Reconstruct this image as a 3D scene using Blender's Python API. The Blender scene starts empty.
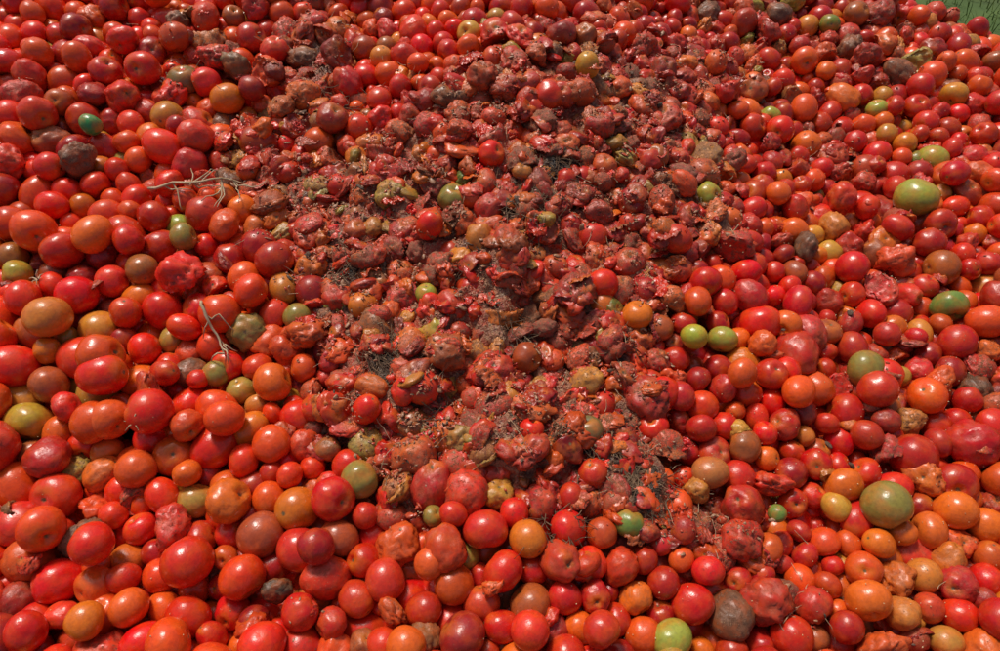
import bpy, bmesh, math, random, time
import numpy as np
from mathutils import Vector
rng=np.random.default_rng(7); random.seed(7)
scene=bpy.context.scene
PITCH=50.0; CAMH=1.04
GZ=-0.25
# ---------------------------------------------------------------- noise
def _h(ix,iy,iz,seed):
    a=(ix.astype(np.int64)*374761393+iy.astype(np.int64)*668265263+iz.astype(np.int64)*2147483647+seed*974634777)&0xffffffff
    a=((a^(a>>13))*1274126177)&0xffffffff
    a=((a^(a>>16))*2246822519)&0xffffffff
    a=a^(a>>15)
    return (a&0xffffff)/float(0xffffff)
def vn3(p,seed=0):
    i=np.floor(p).astype(np.int64); f=p-i; f=f*f*f*(f*(f*6-15)+10)
    r=0
    for dx in (0,1):
        wx=f[:,0] if dx else 1-f[:,0]
        for dy in (0,1):
            wy=f[:,1] if dy else 1-f[:,1]
            for dz in (0,1):
                wz=f[:,2] if dz else 1-f[:,2]
                r=r+wx*wy*wz*_h(i[:,0]+dx,i[:,1]+dy,i[:,2]+dz,seed)
    return r
def fbm3(p,seed=0,o=4,g=.5):
    s=0;a=1;t=0
    for k in range(o):
        s=s+a*vn3(p*(2**k)+k*17.3,seed+k); t+=a; a*=g
    return s/t
def vn2(x,y,seed=0):
    ix=np.floor(x).astype(np.int64); iy=np.floor(y).astype(np.int64)
    fx=x-ix; fy=y-iy; fx=fx*fx*(3-2*fx); fy=fy*fy*(3-2*fy); z=np.zeros_like(ix)
    return (_h(ix,iy,z,seed)*(1-fx)*(1-fy)+_h(ix+1,iy,z,seed)*fx*(1-fy)+_h(ix,iy+1,z,seed)*(1-fx)*fy+_h(ix+1,iy+1,z,seed)*fx*fy)
def fbm2(x,y,seed=0,o=4,g=.5):
    s=0;a=1;t=0
    for k in range(o):
        s=s+a*vn2(x*2**k+k*9.1,y*2**k+k*5.7,seed+k); t+=a; a*=g
    return s/t
def sm(a,b,x):
    t=np.clip((x-a)/(b-a),0,1); return t*t*(3-2*t)
# ---------------------------------------------------------------- pile shape (world metres)
def S(x,y):
    x=np.asarray(x,float); y=np.asarray(y,float)
    s0=(.16-.05*x)*y
    s0=s0-.30*np.maximum(y-2.4,0)**1.5
    s0=s0+.11*np.exp(-((x-.12)/.40)**2-((y-1.40)/.65)**2)
    s0=s0-.06*np.exp(-((x-.75)/.3)**2-((y-1.1)/.7)**2)
    s0=s0+.03*(fbm2(x*2.2,y*2.2,5,3)-.5)*2
    q=Q(x,y)
    return GZ+(s0-GZ)*np.sqrt(np.clip(q/.45,0,1)*(2-np.clip(q/.45,0,1)))
def Q(x,y):
    w=.08*(fbm2(x*3,y*3,11,2)-.5)
    q=np.minimum(2.585-(.55*x+.835*y), x+2.0)
    q=np.minimum(q,2.1-x); q=np.minimum(q,y+.45); q=np.minimum(q,3.0-y)
    return q+w
# crushed / rotten patches on the heap: x, y, radius (mm)
def tab(s): return [tuple(int(a)/1000 for a in e.split(',')) for e in s.strip(';').split(';')]
_A=tab("126,1332,126;40,1196,150;202,1179,162;368,1286,141;-100,1154,130;115,1044,173;-134,1007,106;234,948,141;-186,905,134;-296,873,93;-87,756,148;-216,707,93;105,756,126;-33,614,85;169,669,97;144,559,83;228,501,69;31,522,60;-88,566,61;-402,1085,96;-528,1223,101;-413,1450,138;-684,1441,103;-220,1393,121;371,432,65;291,428,55;697,377,48;-154,467,39;431,1102,107;349,1496,139;439,319,35;816,1388,72;572,1573,100")
_w=[.8,.95,.95,.85,.9,1,.95,1,.95,.9,1,.95,.95,.95,.95,1,1,.85,.85,.65,.65,.7,.6,.6,.5,.6,.35,.4,.65,.6,.35,.45,.5]
ROT=[(*a,b) for a,b in zip(_A,_w)]
_B=tab("144,559,52;57,1010,50;-188,694,46;226,484,42;-361,1333,44;-279,883,34;117,1102,46;35,756,34;90,419,24;402,1054,26;-54,869,28;-98,607,24;208,723,24")
DARK=[(*a,b) for a,b in zip(_B,[1,1,1,1,.9,.9,.9,.8,.75,.5,.7,.7,.6])]
def field(L,x,y):
    a=1.0
    for X,Y,r,w in L:
        a=a*(1-w*np.exp(-((x-X)/r)**2-((y-Y)/(r*1.25))**2))
    return 1-a
def Rf(x,y):
    return np.clip(field(ROT,x,y)*1.05+(fbm2(x*7,y*7,31,3)-.5)*1.1-.04,0,1)*sm(0,.15,Q(x,y))
# ---------------------------------------------------------------- sphere packing
P=[]
sp=.0458
for l in range(3):
    gx,gy=np.meshgrid(np.arange(-2.0,2.1,sp),np.arange(-.45,3.0,sp))
    gx=gx.ravel()+rng.uniform(-.02,.02,gx.size)+(l%2)*sp/2; gy=gy.ravel()+rng.uniform(-.02,.02,gy.size)+(l%2)*sp/2
    m=Q(gx,gy)>.02; gx=gx[m];gy=gy[m]
    P.append(np.stack([gx,gy,S(gx,gy)-.11+.03+l*.046+rng.uniform(-.01,.01,gx.size)],1))
P=np.concatenate(P); N=len(P)
rr=Rf(P[:,0],P[:,1])
R=np.clip(.0240*np.exp(rng.normal(0,.19,N)),.0135,.034)*(1-.05*rr)
R*=1+.12*sm(.3,-.9,P[:,0])+.06*sm(.5,1.,P[:,0])
def pairs(P):
    c=.078; ix=np.floor(P[:,0]/c).astype(int)+60; iy=np.floor(P[:,1]/c).astype(int)+60
    key=ix*200+iy; o=np.argsort(key); ks=key[o]; I=[];J=[]
    for dx,dy in ((0,0),(1,0),(0,1),(1,1),(1,-1)):
        k2=(ix+dx)*200+iy+dy
        s=np.searchsorted(ks,k2,'left'); e=np.searchsorted(ks,k2,'right'); n=e-s
        i=np.repeat(np.arange(len(P)),n); off=np.arange(n.sum())-np.repeat(np.cumsum(n)-n,n)
        j=o[np.repeat(s,n)+off]
        if dx==0 and dy==0:
            m=i<j; i=i[m];j=j[m]
        d=np.linalg.norm(P[i]-P[j],axis=1); m=d<(R[i]+R[j])*1.25
        I.append(i[m]);J.append(j[m])
    return np.concatenate(I),np.concatenate(J)
for it in range(100):
    if it%5==0: I,J=pairs(P)
    P[:,2]-=.0028 if it<80 else .0008
    d=P[I]-P[J]; L=np.linalg.norm(d,axis=1)+1e-9
    ov=(R[I]+R[J])*.96-L; m=ov>0
    i=I[m];j=J[m]; v=d[m]/L[m][:,None]*(ov[m]*.5)[:,None]
    cnt=np.bincount(i,minlength=N)+np.bincount(j,minlength=N)
    f=1.4/np.maximum(cnt,1.4)
    for a in range(3):
        P[:,a]+=(np.bincount(i,v[:,a],N)-np.bincount(j,v[:,a],N))*f*(1.6 if it<80 else 1.3)
    fl=S(P[:,0],P[:,1])-.11+R*.8
    P[:,2]=np.maximum(P[:,2],fl)
# ---------------------------------------------------------------- height raster
RES=.005; X0,Y0=-2.2,-.7; NX,NY=int(4.5/RES),int(3.9/RES)
def raster(P,R):
    H=np.full((NX,NY),-9.0)
    cx=((P[:,0]-X0)/RES).astype(int); cy=((P[:,1]-Y0)/RES).astype(int)
    k=int(.039/RES)+1
    for dx in range(-k,k+1):
        for dy in range(-k,k+1):
            a=cx+dx;b=cy+dy
            gx=X0+(a+.5)*RES;gy=Y0+(b+.5)*RES
            dd=R**2-(gx-P[:,0])**2-(gy-P[:,1])**2
            m=(dd>0)&(a>=0)&(a<NX)&(b>=0)&(b<NY)
            np.maximum.at(H,(a[m],b[m]),P[m,2]+np.sqrt(dd[m]))
    return H
H=raster(P,R)
gxx,gyy=np.meshgrid(X0+(np.arange(NX)+.5)*RES,Y0+(np.arange(NY)+.5)*RES,indexing='ij')
SS=S(gxx.ravel(),gyy.ravel()).reshape(NX,NY)
RR=Rf(gxx.ravel(),gyy.ravel()).reshape(NX,NY)
DD=np.clip(field(DARK,gxx,gyy)*1.1+(fbm2(gxx.ravel()*14,gyy.ravel()*14,77,3).reshape(NX,NY)-.5)*.8,0,1)
B=SS-.11
H=np.maximum(H,B)
def box(A,k):
    for ax in (0,1):
        C=np.cumsum(np.insert(np.pad(A,[(k,k) if a==ax else (0,0) for a in (0,1)],'edge'),0,0,axis=ax),axis=ax)
        n=A.shape[ax]
        A=(np.take(C,np.arange(2*k+1,2*k+1+n),axis=ax)-np.take(C,np.arange(0,n),axis=ax))/(2*k+1)
    return A
Hb=box(box(H,6),6)
w=sm(.3,.75,RR)
lump=fbm2(gxx.ravel()*28,gyy.ravel()*28,41,4).reshape(NX,NY)-.5
lump2=1-np.abs(fbm2(gxx.ravel()*60,gyy.ravel()*60,43,3).reshape(NX,NY)-.5)*4
clot=sm(.48,.66,fbm2(gxx.ravel()*9,gyy.ravel()*9,47,3).reshape(NX,NY))
M=B*(1-w)+(Hb-.022+.010*DD+.017*clot)*w+(lump*.036+lump2*.009)*(.25+.75*w)
M=np.where(Q(gxx,gyy)<.0,np.minimum(M,GZ-.02),M)
TOP=np.maximum(H,M)
def samp(A,x,y):
    return A[np.clip(((x-X0)/RES).astype(int),0,NX-1),np.clip(((y-Y0)/RES).astype(int),0,NY-1)]
# ---------------------------------------------------------------- node helpers
def newmat(n):
    m=bpy.data.materials.new(n); m.use_nodes=True; nt=m.node_tree; nt.nodes.clear(); return m,nt
class NT:
    def __init__(s,nt): s.nt=nt
    def n(s,t,**k):
        x=s.nt.nodes.new(t)
        for a,b in k.items(): setattr(x,a,b)
        return x
    def l(s,a,b): s.nt.links.new(a,b)
    def put(s,sock,v):
        if isinstance(v,bpy.types.NodeSocket): s.l(v,sock)
        else: sock.default_value=v
    def math(s,op,a,b=0.0,clamp=False):
        x=s.n('ShaderNodeMath',operation=op,use_clamp=clamp); s.put(x.inputs[0],a); s.put(x.inputs[1],b); return x.outputs[0]
    def mix(s,f,a,b,bt='MIX'):
        x=s.n('ShaderNodeMix',data_type='RGBA',blend_type=bt); s.put(x.inputs[0],f)
        s.put(x.inputs[6],a if isinstance(a,bpy.types.NodeSocket) else (*a,1)); s.put(x.inputs[7],b if isinstance(b,bpy.types.NodeSocket) else (*b,1)); return x.outputs[2]
    def noise(s,v,sc,det=4,ro=.55,dist=0):
        x=s.n('ShaderNodeTexNoise'); s.l(v,x.inputs['Vector']); x.inputs['Scale'].default_value=sc; x.inputs['Detail'].default_value=det; x.inputs['Roughness'].default_value=ro; x.inputs['Distortion'].default_value=dist; return x.outputs[0]
    def mr(s,v,a,b,c=0.,d=1.):
        x=s.n('ShaderNodeMapRange'); s.put(x.inputs[0],v); s.put(x.inputs[1],a); s.put(x.inputs[2],b); s.put(x.inputs[3],c); s.put(x.inputs[4],d); return x.outputs[0]
    def attr(s,name,t='GEOMETRY'):
        x=s.n('ShaderNodeAttribute',attribute_type=t,attribute_name=name); return x
    def bump(s,h,st,dist,prev=None):
        x=s.n('ShaderNodeBump'); x.inputs['Strength'].default_value=st; x.inputs['Distance'].default_value=dist; s.put(x.inputs['Height'],h)
        if prev: s.l(prev,x.inputs['Normal'])
        return x.outputs[0]
    def out(s,col,rough,normal=None,spec=.5,coat=0,sss=0):
        b=s.n('ShaderNodeBsdfPrincipled'); o=s.n('ShaderNodeOutputMaterial'); s.l(b.outputs[0],o.inputs[0])
        s.put(b.inputs['Base Color'],col if isinstance(col,bpy.types.NodeSocket) else (*col,1)); s.put(b.inputs['Roughness'],rough); s.put(b.inputs['Specular IOR Level'],spec)
        if normal: s.l(normal,b.inputs['Normal'])
        return b
def skin_mat(flesh=False):
    m,nt=newmat('tomato_flesh' if flesh else 'tomato_skin'); g=NT(nt)
    tc=g.n('ShaderNodeTexCoord').outputs['Object']
    seed=g.attr('tseed','INSTANCER').outputs['Vector']
    va=g.n('ShaderNodeVectorMath',operation='ADD'); g.l(tc,va.inputs[0]); g.l(seed,va.inputs[1]); v=va.outputs[0]
    col=g.attr('tcol','INSTANCER').outputs['Color']; dirt=g.attr('tdirt','INSTANCER').outputs['Fac']
    mk=g.n('ShaderNodeSeparateColor'); g.l(g.attr('mask').outputs['Color'],mk.inputs[0]); stem,crease,shoulder=mk.outputs[0],mk.outputs[1],mk.outputs[2]
    n1=g.noise(v,1.3,2); n2=g.noise(v,5,3,.65); n3=g.noise(v,22,3,.7)
    if flesh:
        c=g.mix(g.mr(n2,.35,.65),g.mix(.35,col,(.52,.05,.015)),(.40,.09,.03))
    else:
        c=g.mix(g.mr(n1,.42,.75,0,.40),col,(.78,.12,.010))
        c=g.mix(g.mr(n2,.38,.70,.0,.5),c,g.mix(1.0,c,(.52,.45,.5),'MULTIPLY'))
        c=g.mix(g.math('MULTIPLY',shoulder,g.mr(n1,.40,.6,0,.6)),c,(.62,.20,.02))
        vo=g.n('ShaderNodeTexVoronoi'); g.l(v,vo.inputs['Vector']); vo.inputs['Scale'].default_value=7
        c=g.mix(g.mr(vo.outputs['Distance'],.11,.06,0,g.mr(dirt,.1,.5,.15,.7)),c,(.60,.35,.18))
        c=g.mix(g.mr(g.math('MULTIPLY',stem,1.0),.35,.7),c,g.mix(g.mr(n3,.4,.6),(.08,.045,.02),(.22,.15,.06)))
    thr=g.math('SUBTRACT',.81,g.math('MULTIPLY',dirt,.39))
    nd=g.math('ADD',g.math('MULTIPLY',n2,.6),g.math('MULTIPLY',n3,.4))
    dm=g.math('DIVIDE',g.math('SUBTRACT',nd,thr),.08,True)
    dm=g.math('MAXIMUM',dm,g.math('MULTIPLY',g.math('MULTIPLY',crease,dirt),.85,True))
    dcol=g.mix(g.mr(n3,.38,.62),(.09,.033,.017),(.42,.21,.11))
    c=g.mix(g.math('MULTIPLY',dm,.78),c,dcol)
    c=g.mix(g.mr(dirt,.2,1.0,.0,.10),c,(.34,.17,.09))
    ro=g.math('ADD',g.mr(dm,0,1,.0,.30),g.math('ADD',g.mr(n2,.3,.7,-.05,.10),g.mr(dirt,.1,.7,.20,.34)))
    b1=g.bump(g.math('ADD',g.math('MULTIPLY',n3,g.math('ADD',dm,.05)),g.math('MULTIPLY',n2,.26)),.8,.0025 if not flesh else .005)
    g.out(c,ro,b1,.5,.0)
    return m
SK=skin_mat(); FL=skin_mat(True)
def simple(name,c1,c2,sc,rough,bs=.4,bd=.01,c3=None,attr=None,coord='Object'):
    m,nt=newmat(name); g=NT(nt); v=g.n('ShaderNodeTexCoord').outputs[coord]
    n=g.noise(v,sc,3,.65); c=g.mix(g.mr(n,.35,.65),c1,c2)
    if c3: c=g.mix(g.mr(g.noise(v,sc*.23,3),.45,.62),c,c3)
    g.out(c,rough,g.bump(n,bs,bd) if bs else None); return m
def mud_mat():
    m,nt=newmat('rotten_pulp_and_soil'); g=NT(nt); v=g.n('ShaderNodeTexCoord').outputs['Object']
    ra=g.attr('rotf').outputs['Fac']; da=g.attr('darkf').outputs['Fac']
    a=g.noise(v,45,4,.7); b=g.noise(v,14,3,.6); h=g.noise(v,170,3,.7)
    c=g.mix(g.mr(a,.38,.62),(.10,.030,.016),(.38,.14,.07))
    c=g.mix(g.mr(b,.47,.62,0,.85),c,(.42,.05,.022))
    c=g.mix(g.mr(h,.50,.64,0,.6),c,(.52,.32,.17))
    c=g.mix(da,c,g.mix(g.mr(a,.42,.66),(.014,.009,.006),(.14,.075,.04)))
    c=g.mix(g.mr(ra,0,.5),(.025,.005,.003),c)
    g.out(c,g.mr(a,.3,.7,.22,.6),g.bump(g.math('ADD',a,g.math('MULTIPLY',h,.3)),1.0,.012),.45); return m
# ---------------------------------------------------------------- mesh helpers
def mkmesh(name,V,F,mats,mask=None,smooth=True,mi=None):
    me=bpy.data.meshes.new(name); me.from_pydata([tuple(v) for v in V],[],[tuple(f) for f in F])
    for mt in mats: me.materials.append(mt)
    if mask is not None:
        a=me.color_attributes.new('mask','FLOAT_COLOR','POINT'); a.data.foreach_set('color',np.concatenate([mask,np.ones((len(V),1))],1).astype(np.float32).ravel())
    me.polygons.foreach_set('use_smooth',[smooth]*len(F))
    if mi is not None: me.polygons.foreach_set('material_index',mi)
    me.update(); return me
_ic={}
def ico(s):
    if s not in _ic:
        bm=bmesh.new(); bmesh.ops.create_icosphere(bm,subdivisions=s,radius=1)
        _ic[s]=(np.array([v.co[:] for v in bm.verts]),np.array([[v.index for v in f.verts] for f in bm.faces])); bm.free()
    return _ic[s][0].copy(),_ic[s][1].copy()
tomcol=bpy.data.collections.new('tomato_shapes')
CLS={}
cnt=0
def addvar(cls,me,solid=0):
    global cnt
    o=bpy.data.objects.new('tomato_shape_%03d'%cnt,me); tomcol.objects.link(o)
    if solid:
        md=o.modifiers.new('s','SOLIDIFY'); md.thickness=solid; md.offset=-1; md.material_offset=1; md.material_offset_rim=1
    CLS.setdefault(cls,[]).append(cnt); cnt+=1
def body(sub,sd,elong,lobes,lobeamp,dim=.2):
    r=np.random.default_rng(sd); p,F=ico(sub)
    th=np.arctan2(p[:,1],p[:,0]); rho=np.hypot(p[:,0],p[:,1]); up=p[:,2]>0
    q=p.copy(); q[:,2]*=elong
    lf=1+lobeamp*np.cos(lobes*th+r.uniform(0,6))*rho*np.clip(p[:,2]+.7,0,1)
    lf*=1+.12*(fbm3(p*1.0+r.uniform(0,50,3),sd,1)-.5)
    if elong>1: lf*=1-.10*p[:,2]*r.uniform(-1,1)
    q[:,0]*=lf;q[:,1]*=lf
    q[:,2]-=np.where(up,dim*np.exp(-(rho/.3)**2)*(1+.25*np.cos(lobes*th)),-.05*np.exp(-(rho/.2)**2))
    mask=np.zeros((len(p),3)); mask[:,0]=np.where(up,np.exp(-(rho/(.10+.03*np.cos(5*th)))**2),0); mask[:,2]=np.where(up,np.exp(-(rho/.55)**2),0)
    return p,q,F,mask,r
for k in range(9):
    p,q,F,mask,r=body(4,100+k,[.86,.92,.98,.9,1.0,.88,.95,.84,.93][k],[4,5,3,6,5,4,7,5,3][k],[.01,.02,.01,.03,0.01,.02,.035,.015,.01][k],.12+.02*k)
    addvar('round',mkmesh('tomato_round',q,F,[SK],mask))
for k in range(6):
    p,q,F,mask,r=body(4,200+k,[1.10,1.15,1.24,1.2,1.14,1.30][k],3,.012,.06)
    q*=.93; addvar('oval',mkmesh('tomato_oval',q,F,[SK],mask))
def wr(p,sd,r,amp=1.):
    o=r.uniform(0,50,3); wv=np.stack([vn3(p*1.6+o+i*7,sd+i) for i in range(3)],1)-.5
    a=np.abs(fbm3(p*1.7+wv*2.2+o,sd+5,2)-.5)*2; b=np.abs(fbm3(p*4.0+wv*3+o,sd+9,2)-.5)*2
    low=fbm3(p*1.0+o,sd+20,2)-.5
    ca=np.exp(-(a/.12)**2); cb=np.exp(-(b/.13)**2)
    return low*.7*amp-ca*.17*amp-cb*.08*amp, np.clip(ca*.8+cb*.4,0,1)
for k in range(12):
    p,q,F,mask,r=body(4,300+k,[.8,.9,1.05,.75,.95,.7,1.2,.85,.9,.62,.55,.7][k],5,.03,.2)
    d,cr=wr(p,300+k,r,[.4,.6,.9,1.,.8,1.0,.5,.35,.4,1.1,1.2,1.3][k]); q=q*(1+d)[:,None]; mask[:,1]=cr
    addvar('wrinkled' if k not in (0,6,7,8) else 'soft',mkmesh('tomato_wrinkled',q,F,[SK],mask))
CLS['wrinkled']+=CLS['soft'][:2]
for k in range(8):
    p,q,F,mask,r=body(4,400+k,.9,5,.02,.15)
    dv=r.normal(size=3); dv/=np.linalg.norm(dv); h0=r.uniform(.0,.4)
    h=q@dv+.35*(fbm3(p*2+9,400+k,2)-.5); ex=np.clip(h-h0,0,None)
    q=q-dv[None,:]*(ex*r.uniform(1.0,1.5))[:,None]
    d,cr=wr(p,400+k,r,1.0); q=q*(1+d*.9)[:,None]; mask[:,1]=np.clip(cr*.8,0,1)
    addvar('collapsed',mkmesh('tomato_collapsed',q,F,[SK],mask))
def compact(V,F,mask):
    u=np.unique(F); mp=-np.ones(len(V),int); mp[u]=np.arange(len(u)); return V[u],mp[F],mask[u]
for k in range(7):
    p,q,F,mask,r=body(4,500+k,.9,5,.02,.12)
    dv=r.normal(size=3); dv/=np.linalg.norm(dv)
    f=p@dv+.6*(fbm3(p*1.5+k,500+k,2)-.5); d,cr=wr(p,500+k,r,1.0)
    q=q*(1+d)[:,None]; q=q-dv[None,:]*(np.clip(p@dv,-1,1)*.40)[:,None]; mask[:,1]=cr*.7
    lip=sm(-.05,.35,f); q=q*(1+.08*lip)[:,None]-dv[None,:]*(.12*lip)[:,None]
    keep=(f[F]<r.uniform(.40,.62)).all(1); V,FF,mm=compact(q,F[keep],mask)
    pp,F2=ico(3); bl=pp*(.74+.35*(fbm3(pp*2.5+k,550+k,3)))[:,None]; bl=bl-dv[None,:]*(.02+.25*np.clip(pp@dv,0,1))[:,None]; bl*=.90
    m2=np.zeros((len(pp),3)); m2[:,1]=.3
    V2=np.concatenate([V,bl]); F3=[tuple(a) for a in FF]+[tuple(a+len(V)) for a in F2]
    addvar('torn',mkmesh('tomato_torn',V2,F3,[SK,FL],np.concatenate([mm,m2]),mi=[0]*len(FF)+[1]*len(F2)),.05)
for k in range(8):
    r=np.random.default_rng(600+k); n=30
    a,b=np.meshgrid(np.linspace(-1,1,n),np.linspace(-1,1,n),indexing='ij'); a=a.ravel();b=b.ravel(); rad=np.hypot(a,b)
    p=np.stack([a,b,.0*a],1); o=r.uniform(0,40,3)
    V=np.stack([a*1.0,b*1.0,.55*np.sqrt(np.clip(1.25-rad**2,0,2))-.35],1)
    d=np.stack([fbm3(p*1.5+o+i*11,600+k+i,2)-.5 for i in range(3)],1); V=V+d*np.array([.6,.6,1.1])
    w2=np.abs(fbm3(p*2.6+d*3+o,640+k,2)-.5)*2; V[:,2]-=.34*np.exp(-(w2/.16)**2)
    lim=.9+.35*(fbm3(p*1.6+o,660+k,2)-.5)*2
    idx=lambda i,j:i*n+j
    F=np.array([(idx(i,j),idx(i+1,j),idx(i+1,j+1),idx(i,j+1)) for i in range(n-1) for j in range(n-1)])
    keep=((rad<lim)[F]).all(1); mask=np.zeros((n*n,3)); mask[:,1]=np.exp(-(w2/.15)**2)*.8
    V,FF,mm=compact(V,F[keep],mask)
    addvar('flake',mkmesh('tomato_skin_flake',V,FF,[SK,FL],mm),.05)
for k in range(5):
    p,q,F,mask,r=body(4,700+k,.75,5,.04,.1)
    n=fbm3(p*2.2+k*3,700+k,3,.55)-.5; d,cr=wr(p,700+k,r,.9); q=q*(1+n*.45+d*.7)[:,None]; mask[:,1]=np.clip(cr+.2,0,1)
    addvar('lump',mkmesh('tomato_lump',q,F,[SK],mask))
# ---------------------------------------------------------------- choose class/colour
def cols(n,x,y):
    u=rng.random(n); c=np.zeros((n,3))
    left=sm(.5,-.9,x)
    base=np.stack([.60+.16*left,.017+.011*left,.009+.001*left],1)
    base[:,0]*=np.exp(.17*rng.normal(0,1,n)); base[:,1]*=np.exp(.5*rng.normal(0,1,n)); base[:,2]*=np.exp(.3*rng.normal(0,1,n))
    c[:]=base
    def setc(m,a): c[m]=np.array(a)*np.exp(rng.normal(0,.12,(m.sum(),3)))
    setc((u>.56)&(u<.66),(.38,.011,.010)); setc((u>.66)&(u<.81),(.76,.075,.010)); setc((u>.81)&(u<.885),(.78,.145,.013))
    setc((u>.885)&(u<.915),(.64,.23,.03)); setc((u>.915)&(u<.932),(.42,.28,.045)); setc((u>.932)&(u<.936),(.22,.24,.04)); setc((u>.936)&(u<.972),(.38,.09,.026))
    return np.clip(c,0,.85)
def classes(x,y,rot):
    n=len(x); v=np.zeros(n,int); dirt=np.zeros(n); u=rng.random(n)
    tabs={0:[('round',.64),('oval',.20),('soft',.11),('wrinkled',.04),('collapsed',.01)],
          1:[('round',.42),('oval',.11),('soft',.17),('wrinkled',.17),('collapsed',.11),('torn',.02)],
          2:[('round',.10),('oval',.03),('soft',.12),('wrinkled',.31),('collapsed',.28),('torn',.12),('lump',.04)]}
    for i in range(n):
        t=tabs[0 if rot[i]<.27 else 1 if rot[i]<.5 else 2]; a=0
        for nm,pr in t:
            a+=pr
            if u[i]<a: break
        v[i]=random.choice(CLS[nm])
        dirt[i]={'round':.13,'oval':.11,'soft':.25,'wrinkled':.36,'collapsed':.38,'torn':.38,'lump':.6}[nm]
    dirt+=rng.random(n)**3*.3+rot*.33
    return v,dirt
pr=Rf(P[:,0],P[:,1])
extra=.38*sm(.47,.7,fbm2(P[:,0]*5,P[:,1]*5,91,3))*sm(-.8,.1,P[:,0]+.25*P[:,1])+.15*sm(.2,.9,P[:,0])+.14*sm(1.3,2.0,P[:,1])
pr2=np.clip(pr+extra*.8+rng.normal(0,.08,N),0,1)
V_,D_=classes(P[:,0],P[:,1],pr2); C_=cols(N,P[:,0],P[:,1])
D_=np.clip(D_,0,1.0)
dull=np.clip(pr2*.42,0,1)[:,None]; C_=C_*(1-dull)+dull*(C_*np.array([.68,.9,1.0])+np.array([.025,.016,.010]))
dk_=rng.random(N)<.007+.028*pr2; C_[dk_]=np.array([.16,.06,.025])*np.exp(rng.normal(0,.25,(dk_.sum(),1))); D_[dk_]=.7; V_[dk_]=[random.choice(CLS['wrinkled']+CLS['lump']) for _ in range(dk_.sum())]
EU=rng.uniform(0,2*math.pi,(N,3)); SC=R[:,None]*(1+rng.normal(0,.03,(N,3)))
deform=np.isin(V_,CLS['wrinkled']+CLS['collapsed']+CLS['torn']+CLS['lump']); SC[deform]*=1.14
fl_=deform&(pr>.4); EU[fl_,0]=rng.normal(0,.45,fl_.sum()); EU[fl_,1]=rng.normal(0,.45,fl_.sum()); SC[fl_]*=1.06
G=(.17,.25,.045); YG=(.35,.36,.05); OL=(.28,.22,.045); YO=(.60,.31,.04); OR=(.78,.18,.015); RD=(.76,.020,.009); DR=(.47,.018,.010); MR=(.60,.03,.013); OG=(.76,.10,.018)
# individually recognisable tomatoes: x, y, radius in mm on the heap
_C=tab("-226,486,31;198,419,25;-90,1018,31;412,758,28;345,739,24;914,1144,44;887,863,35;679,710,38;619,448,38;556,466,26;706,1024,30;-373,784,26;-137,820,21;1022,1305,36;435,1095,28;248,259,30;249,779,29;189,830,31;-456,752,34;-844,1186,22;143,564,26;-101,425,17;259,580,28;283,633,28;49,552,21;-67,547,27;103,1264,37;-19,1102,28;494,802,41;-600,1414,35;-712,1377,36;-328,318,23;187,1338,29;942,1469,26;664,1433,28;-493,670,23;-603,929,27;-37,921,28;406,575,22;"
"315,477,23;437,436,15;-599,366,31;-662,635,37;-641,570,34;-582,495,33;-600,328,30;-343,600,30;-101,348,24;710,551,39;669,655,34;763,499,37;-205,793,24;141,265,27;-103,254,24;-221,589,25;-313,603,24;-133,939,27;-158,615,27;-49,620,25;-124,779,27;423,670,28;515,698,27;148,496,25;-67,1486,30")
_K=[(OL,'round'),(G,'round'),(OL,'round'),(YG,'round'),((.42,.44,.04),'round'),(YG,'oval'),(G,'round'),(OL,'round'),(OL,'round'),(YO,'round'),(YO,'round'),(OL,'round'),(YG,'round'),(YG,'round'),(YG,'round'),
(YG,'oval'),(OR,'round'),(RD,'round'),(OL,'lump'),((.06,.28,.08),'oval'),((.17,.14,.05),'round'),(OL,'round'),(RD,'round'),(RD,'round'),(RD,'round'),((.40,.22,.06),'collapsed'),(MR,'round'),(RD,'round'),(RD,'round'),
((.16,.11,.05),'lump'),((.24,.16,.06),'round'),((.05,.035,.02),'lump'),(YO,'oval'),(YG,'round'),(YG,'round'),(OL,'round'),(OL,'round'),((.60,.20,.03),'soft'),(YO,'collapsed'),
((.55,.2,.03),'collapsed'),(G,'round'),(RD,'round'),(RD,'oval'),(OG,'round'),(OG,'oval'),(OG,'round'),(RD,'round'),(OG,'round'),(DR,'round'),(MR,'round'),(DR,'round'),(OG,'wrinkled'),(MR,'round'),((.3,.10,.03),'wrinkled'),
(RD,'oval'),(MR,'round'),(RD,'oval'),(RD,'soft'),(RD,'torn'),(RD,'wrinkled'),(OG,'round'),(RD,'round'),(MR,'round'),(YO,'round')]
topm=(P[:,2]+R)>samp(H,P[:,0],P[:,1])-.012
TB=box(TOP,4)
used=set()
for (X,Y,r),(c,cl) in zip(_C,_K):
    Y+=.014
    d=np.hypot(P[:,0]-X,P[:,1]-Y)+np.where(topm,0,9)
    for i in np.argsort(d):
        if i not in used: break
    used.add(i)
    P[i,0]+=(X-P[i,0])*.85; P[i,1]+=(Y-P[i,1])*.85
    P[i,2]=max(P[i,2]+max(0,r-R[i])*.5, samp(TB,P[i:i+1,0],P[i:i+1,1])[0]-.25*r)
    R[i]=r; V_[i]=random.choice(CLS[cl]); C_[i]=c; D_[i]=.2 if cl in('round','oval') else .5
    SC[i]=r
keep=(P[:,2]+R)>samp(Hb,P[:,0],P[:,1])-.075
P=P[keep];R=R[keep];SC=SC[keep];EU=EU[keep];V_=V_[keep];C_=C_[keep];D_=D_[keep]
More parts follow.
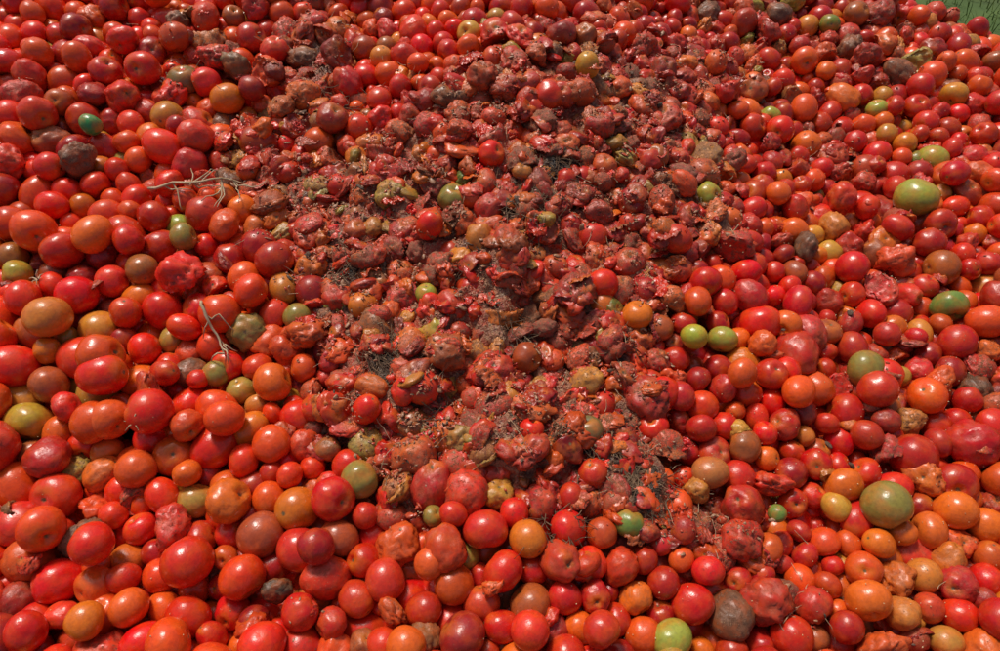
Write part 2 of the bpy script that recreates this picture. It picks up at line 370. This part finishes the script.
K=1050; fx=rng.uniform(-1.6,1.6,K*16); fy=rng.uniform(.1,2.7,K*16); rf_=Rf(fx,fy); m=rng.random(K*16)<np.clip(rf_-.25,0,1)*.9+.010; fx=fx[m][:K];fy=fy[m][:K]; rf_=rf_[m][:K]; K=len(fx)
fr=rng.uniform(.014,.029,K); fz=samp(box(TOP,2),fx,fy)-.007
fv=np.array([random.choice(CLS['flake'] if (random.random()<.4 and rf_[q_]>.4) else CLS['collapsed']+CLS['wrinkled']) for q_ in range(K)])
fc=cols(K,fx,fy)*rng.uniform(.65,1.0,(K,1)); fe=np.stack([rng.normal(0,.4,K)+np.where(rng.random(K)<.06,math.pi,0),rng.normal(0,.4,K),rng.uniform(0,6.28,K)],1)
P2=np.concatenate([P,np.stack([fx,fy,fz],1)]); SC2=np.concatenate([SC,fr[:,None]*np.array([[1,1,.65]])*(1+rng.normal(0,.15,(K,3)))])
EU2=np.concatenate([EU,fe]); V2=np.concatenate([V_,fv]); C2=np.concatenate([C_,fc]); D2=np.concatenate([D_,rng.uniform(.2,.8,K)])
def instancer(name,P,EU,SC,V,coll,extra):
    me=bpy.data.meshes.new(name); me.vertices.add(len(P)); me.vertices.foreach_set('co',P.astype(np.float32).ravel())
    def at(n,t,a,key):
        x=me.attributes.new(n,t,'POINT'); x.data.foreach_set(key,np.ascontiguousarray(a).ravel())
    at('i_rot','FLOAT_VECTOR',EU.astype(np.float32),'vector'); at('i_scl','FLOAT_VECTOR',SC.astype(np.float32),'vector'); at('i_var','INT',V.astype(np.int32),'value')
    for n,(t,a,k) in extra.items(): at(n,t,a,k)
    me.update()
    ob=bpy.data.objects.new(name,me); scene.collection.objects.link(ob)
    ng=bpy.data.node_groups.new(name+'_nodes','GeometryNodeTree')
    ng.interface.new_socket('Geometry',in_out='INPUT',socket_type='NodeSocketGeometry'); ng.interface.new_socket('Geometry',in_out='OUTPUT',socket_type='NodeSocketGeometry')
    N_=ng.nodes; gi=N_.new('NodeGroupInput'); go=N_.new('NodeGroupOutput'); ip=N_.new('GeometryNodeInstanceOnPoints'); ci=N_.new('GeometryNodeCollectionInfo')
    ci.inputs['Collection'].default_value=coll; ci.inputs['Separate Children'].default_value=True; ci.inputs['Reset Children'].default_value=True
    def na(n,t):
        x=N_.new('GeometryNodeInputNamedAttribute'); x.data_type=t; x.inputs['Name'].default_value=n; return x.outputs[0]
    e=N_.new('FunctionNodeEulerToRotation'); L=ng.links.new
    L(na('i_rot','FLOAT_VECTOR'),e.inputs[0]); L(e.outputs[0],ip.inputs['Rotation']); L(na('i_scl','FLOAT_VECTOR'),ip.inputs['Scale']); L(na('i_var','INT'),ip.inputs['Instance Index'])
    ip.inputs['Pick Instance'].default_value=True
    L(gi.outputs[0],ip.inputs['Points']); L(ci.outputs[0],ip.inputs['Instance']); L(ip.outputs[0],go.inputs[0])
    md=ob.modifiers.new('scatter','NODES'); md.node_group=ng
    return ob
n2=len(P2)
instancer('tomato_pile',P2,EU2,SC2,V2,tomcol,{'tcol':('FLOAT_COLOR',np.concatenate([C2,np.ones((n2,1))],1).astype(np.float32),'color'),
 'tdirt':('FLOAT',D2.astype(np.float32),'value'),'tseed':('FLOAT_VECTOR',rng.uniform(0,60,(n2,3)).astype(np.float32),'vector')})
# ---------------------------------------------------------------- pulp/soil sheet in heap
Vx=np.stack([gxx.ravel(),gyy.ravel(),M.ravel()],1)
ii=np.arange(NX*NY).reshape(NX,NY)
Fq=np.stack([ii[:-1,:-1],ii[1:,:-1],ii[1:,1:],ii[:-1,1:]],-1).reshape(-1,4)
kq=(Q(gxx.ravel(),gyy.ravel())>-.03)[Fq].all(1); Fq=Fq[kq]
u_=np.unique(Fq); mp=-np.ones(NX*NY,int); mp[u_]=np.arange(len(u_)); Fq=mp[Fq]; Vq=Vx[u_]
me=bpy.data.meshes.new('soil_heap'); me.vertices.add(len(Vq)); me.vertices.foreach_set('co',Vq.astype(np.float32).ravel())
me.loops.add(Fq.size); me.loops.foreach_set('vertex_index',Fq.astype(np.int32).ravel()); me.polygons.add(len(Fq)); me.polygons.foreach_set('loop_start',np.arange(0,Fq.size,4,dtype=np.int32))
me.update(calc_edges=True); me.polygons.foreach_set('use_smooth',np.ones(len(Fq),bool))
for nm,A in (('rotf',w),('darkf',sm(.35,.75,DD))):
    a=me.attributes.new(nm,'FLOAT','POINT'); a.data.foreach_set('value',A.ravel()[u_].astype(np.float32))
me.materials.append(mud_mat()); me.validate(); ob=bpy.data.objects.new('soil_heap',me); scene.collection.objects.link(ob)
# ---------------------------------------------------------------- crumbs & seeds
crcol=bpy.data.collections.new('crumb_shapes')
cm=[simple('pulp_crumb_brown',(.20,.07,.035),(.48,.26,.14),3,.45,0),simple('pulp_crumb_red',(.38,.035,.015),(.54,.10,.04),3,.3,0),simple('seed_pale',(.60,.42,.20),(.72,.56,.34),3,.5,0),simple('soil_dark',(.035,.02,.013),(.16,.09,.055),3,.8,0)]
k=0
for mi_,mt in enumerate(cm):
    for j in range(4):
        p,F=ico(2); p=p*(.4+1.3*(fbm3(p*1.8+j*5,800+j+mi_*7,3)))[:,None]
        if mi_==2: p,F=ico(1); p=p*np.array([1,.65,.3])
        else: p=p*np.array([1.4,.6+.1*j,.4])
        o=bpy.data.objects.new('crumb_%02d'%k,mkmesh('crumb',p,F,[mt])); crcol.objects.link(o); k+=1
K=420000; cx=rng.uniform(-1.6,1.6,K); cy=rng.uniform(-.1,2.6,K); rc=Rf(cx,cy); dk=samp(DD,cx,cy)
cl_=sm(.49,.62,fbm2(cx*16,cy*16,55,3))
m=rng.random(K)<(np.clip(rc*1.1-.25,0,1)*(.06+.75*cl_)*(1-.5*dk)+.004+.024*sm(-.1,.8,cx))
cx=cx[m];cy=cy[m];rc=rc[m];dk=dk[m];K=len(cx)
typ=np.where(rng.random(K)<dk*.7,3,np.where((rc<.25),2,rng.choice([0,0,0,0,1,1,1,2],K)))
cs=np.where(typ==2,rng.uniform(.0008,.0016,K),rng.uniform(.0008,.0030,K)*np.where(rng.random(K)<.08,2.2,1))
instancer('tomato_pulp_crumbs',np.stack([cx,cy,samp(TOP,cx,cy)+.0005],1),np.stack([rng.normal(0,.5,K),rng.normal(0,.5,K),rng.uniform(0,6.28,K)],1),np.repeat(cs[:,None],3,1),typ*4+rng.integers(0,4,K),crcol,{})
# ---------------------------------------------------------------- tubes: stems, straw
def tubes(name,paths,mat,seg=6):
    V=[];F=[]
    for pts,r0,r1 in paths:
        pts=[Vector(p) for p in pts]; n=len(pts); b=len(V)
        for i,p in enumerate(pts):
            t=(pts[min(i+1,n-1)]-pts[max(i-1,0)]).normalized(); a=t.cross(Vector((0.1,.2,1))).normalized(); c=t.cross(a)
            r=r0+(r1-r0)*i/(n-1)
            for s in range(seg):
                an=2*math.pi*s/seg; V.append(p+a*math.cos(an)*r+c*math.sin(an)*r)
        for i in range(n-1):
            for s in range(seg): F.append((b+i*seg+s,b+i*seg+(s+1)%seg,b+(i+1)*seg+(s+1)%seg,b+(i+1)*seg+s))
        F.append(tuple(b+s for s in range(seg))); F.append(tuple(b+(n-1)*seg+s for s in range(seg)))
    o=bpy.data.objects.new(name,mkmesh(name,V,F,[mat])); scene.collection.objects.link(o); return o
straw=simple('dry_stem',(.34,.23,.12),(.58,.44,.28),40,.8,.3,.0005); dark=simple('dark_fibre',(.06,.032,.017),(.24,.14,.075),60,.85,.3,.0005)
box_TOP=box(TOP,3)
def top(x,y): return float(samp(box_TOP,np.array([x]),np.array([y]))[0])
def wig(x,y,ang,L,n=9,lift=.006,jit=.5,arch=0.):
    pts=[];a=ang
    for i in range(n):
        pts.append((x,y,top(x,y)+lift+arch*math.sin(math.pi*i/(n-1)))); a+=random.uniform(-jit,jit); x+=math.cos(a)*L/(n-1); y+=math.sin(a)*L/(n-1)
    for k in range(2):
        for i in range(1,n-1): pts[i]=(pts[i][0],pts[i][1],max(pts[i][2],(pts[i-1][2]+pts[i+1][2])/2))
    return pts
def vine(X,Y,sc,name,ang=0,nb=7):
    path=[]; main=wig(X,Y,ang,sc,12,.010,.35,.015); path.append((main,.0030,.0015))
    for i in range(nb):
        b=random.choice(main[2:]); pp=wig(b[0],b[1],ang+random.uniform(-1.6,1.6),sc*random.uniform(.25,.5),7,.010,.6,.010); pp[0]=b; path.append((pp,.0018,.0008))
    tubes(name,path,straw)
vine(-.705,1.07,.21,'dried_tomato_vine',-.45,12); vine(-.522,.78,.09,'dried_tomato_vine',-1.3,6)
def calyx(X,Y,r):
    z=top(X,Y)+.004; path=[]
    for i in range(6):
        a=i*1.05+random.uniform(-.2,.2); path.append(([(X,Y,z),(X+math.cos(a)*r*.5,Y+math.sin(a)*r*.5,z+.004),(X+math.cos(a)*r,Y+math.sin(a)*r,z+.001)],.0015,.0005))
    path.append(([(X,Y,z),(X+.003,Y,z+.012),(X+.008,Y+.004,z+.02)],.0014,.001))
    tubes('dried_calyx',path,straw)
for c_ in ((-.575,.557,.018),(-.838,.841,.016),(.470,1.008,.014)): calyx(*c_)
path=[]
for i in range(700):
    X,Y,r,w_=random.choices(DARK,weights=[3,3,3,3,1,1,2,1,1,.5,.6,.6,.5])[0]
    x=random.gauss(X,r*.6);y=random.gauss(Y,r*.6); path.append((wig(x,y,random.uniform(0,6.28),random.uniform(.015,.07),6,.002,.5),random.uniform(.0005,.0013),.0003))
tubes('plant_fibre_litter',path,dark,4)
path=[]
for i in range(240):
    X,Y,r,w_=random.choice(ROT); x=random.gauss(X,r*.7);y=random.gauss(Y,r*.7); path.append((wig(x,y,random.uniform(0,6.28),random.uniform(.012,.05),5,.003,.4),random.uniform(.0004,.0009),.0003))
tubes('straw_litter',path,straw,4)
# ---------------------------------------------------------------- ground & grass
gm=simple('grass_ground',(.045,.085,.02),(.08,.13,.03),3,.95,.5,.05,(.11,.12,.04))
bm=bmesh.new(); bmesh.ops.create_grid(bm,x_segments=80,y_segments=80,size=150); me=bpy.data.meshes.new('ground'); bm.to_mesh(me); bm.free(); me.materials.append(gm)
o=bpy.data.objects.new('ground',me); o.location=(0,0,GZ); scene.collection.objects.link(o)
bl,nt=newmat('grass_blade'); g=NT(nt); v=g.n('ShaderNodeTexCoord').outputs['Object']; c=g.mix(g.mr(g.noise(v,9,3),.35,.65),(.06,.13,.02),(.16,.22,.045)); g.out(c,.6)
V=[];F=[]
K=60000; bx=rng.uniform(-3.5,5.5,K); by=rng.uniform(-1.5,7,K); q=Q(bx,by); m=(q<.03)&(rng.random(K)<np.where((bx>.6)&(by>1.6),1,.35)); bx=bx[m];by=by[m]
for x,y in zip(bx,by):
    a=random.uniform(0,6.28); h=random.uniform(.03,.09); wd=random.uniform(.0015,.003); ca,sa=math.cos(a)*wd,math.sin(a)*wd; lx,ly=random.gauss(0,.35)*h,random.gauss(0,.35)*h; b=len(V)
    V+=[(x-ca,y-sa,GZ-.002),(x+ca,y+sa,GZ-.002),(x+ca*.7+lx*.4,y+sa*.7+ly*.4,GZ+h*.6),(x-ca*.7+lx*.4,y-sa*.7+ly*.4,GZ+h*.6),(x+lx,y+ly,GZ+h)]
    F+=[(b,b+1,b+2,b+3),(b+3,b+2,b+4)]
o=bpy.data.objects.new('grass',mkmesh('grass',V,F,[bl])); scene.collection.objects.link(o)
# ---------------------------------------------------------------- light, sky, camera
wd=bpy.data.worlds.new('World'); scene.world=wd; wd.use_nodes=True; nt=wd.node_tree; bg=nt.nodes['Background']; sk=nt.nodes.new('ShaderNodeTexSky'); sk.sky_type='NISHITA'; sk.sun_disc=False
EL=60; AZ=-30
sk.sun_elevation=math.radians(EL); sk.sun_rotation=math.radians(AZ); sk.dust_density=5; sk.air_density=1
nt.links.new(sk.outputs[0],bg.inputs[0]); bg.inputs[1].default_value=.082
sl=bpy.data.lights.new('sun','SUN'); sl.energy=2.75; sl.angle=math.radians(10); sl.color=(1,.95,.87)
so=bpy.data.objects.new('sun',sl); scene.collection.objects.link(so)
dirv=Vector((math.sin(math.radians(AZ))*math.cos(math.radians(EL)),math.cos(math.radians(AZ))*math.cos(math.radians(EL)),math.sin(math.radians(EL))))
so.rotation_euler=dirv.to_track_quat('Z','Y').to_euler(); so.location=dirv*20
cd=bpy.data.cameras.new('camera'); cd.lens=24; cd.sensor_width=36; cd.clip_start=.02; cd.clip_end=500
co=bpy.data.objects.new('camera',cd); co.location=(0,0,CAMH); co.rotation_euler=(math.radians(90-PITCH),0,0); scene.collection.objects.link(co); scene.camera=co
scene.view_settings.view_transform='Standard'; scene.view_settings.look='None'; scene.view_settings.exposure=0
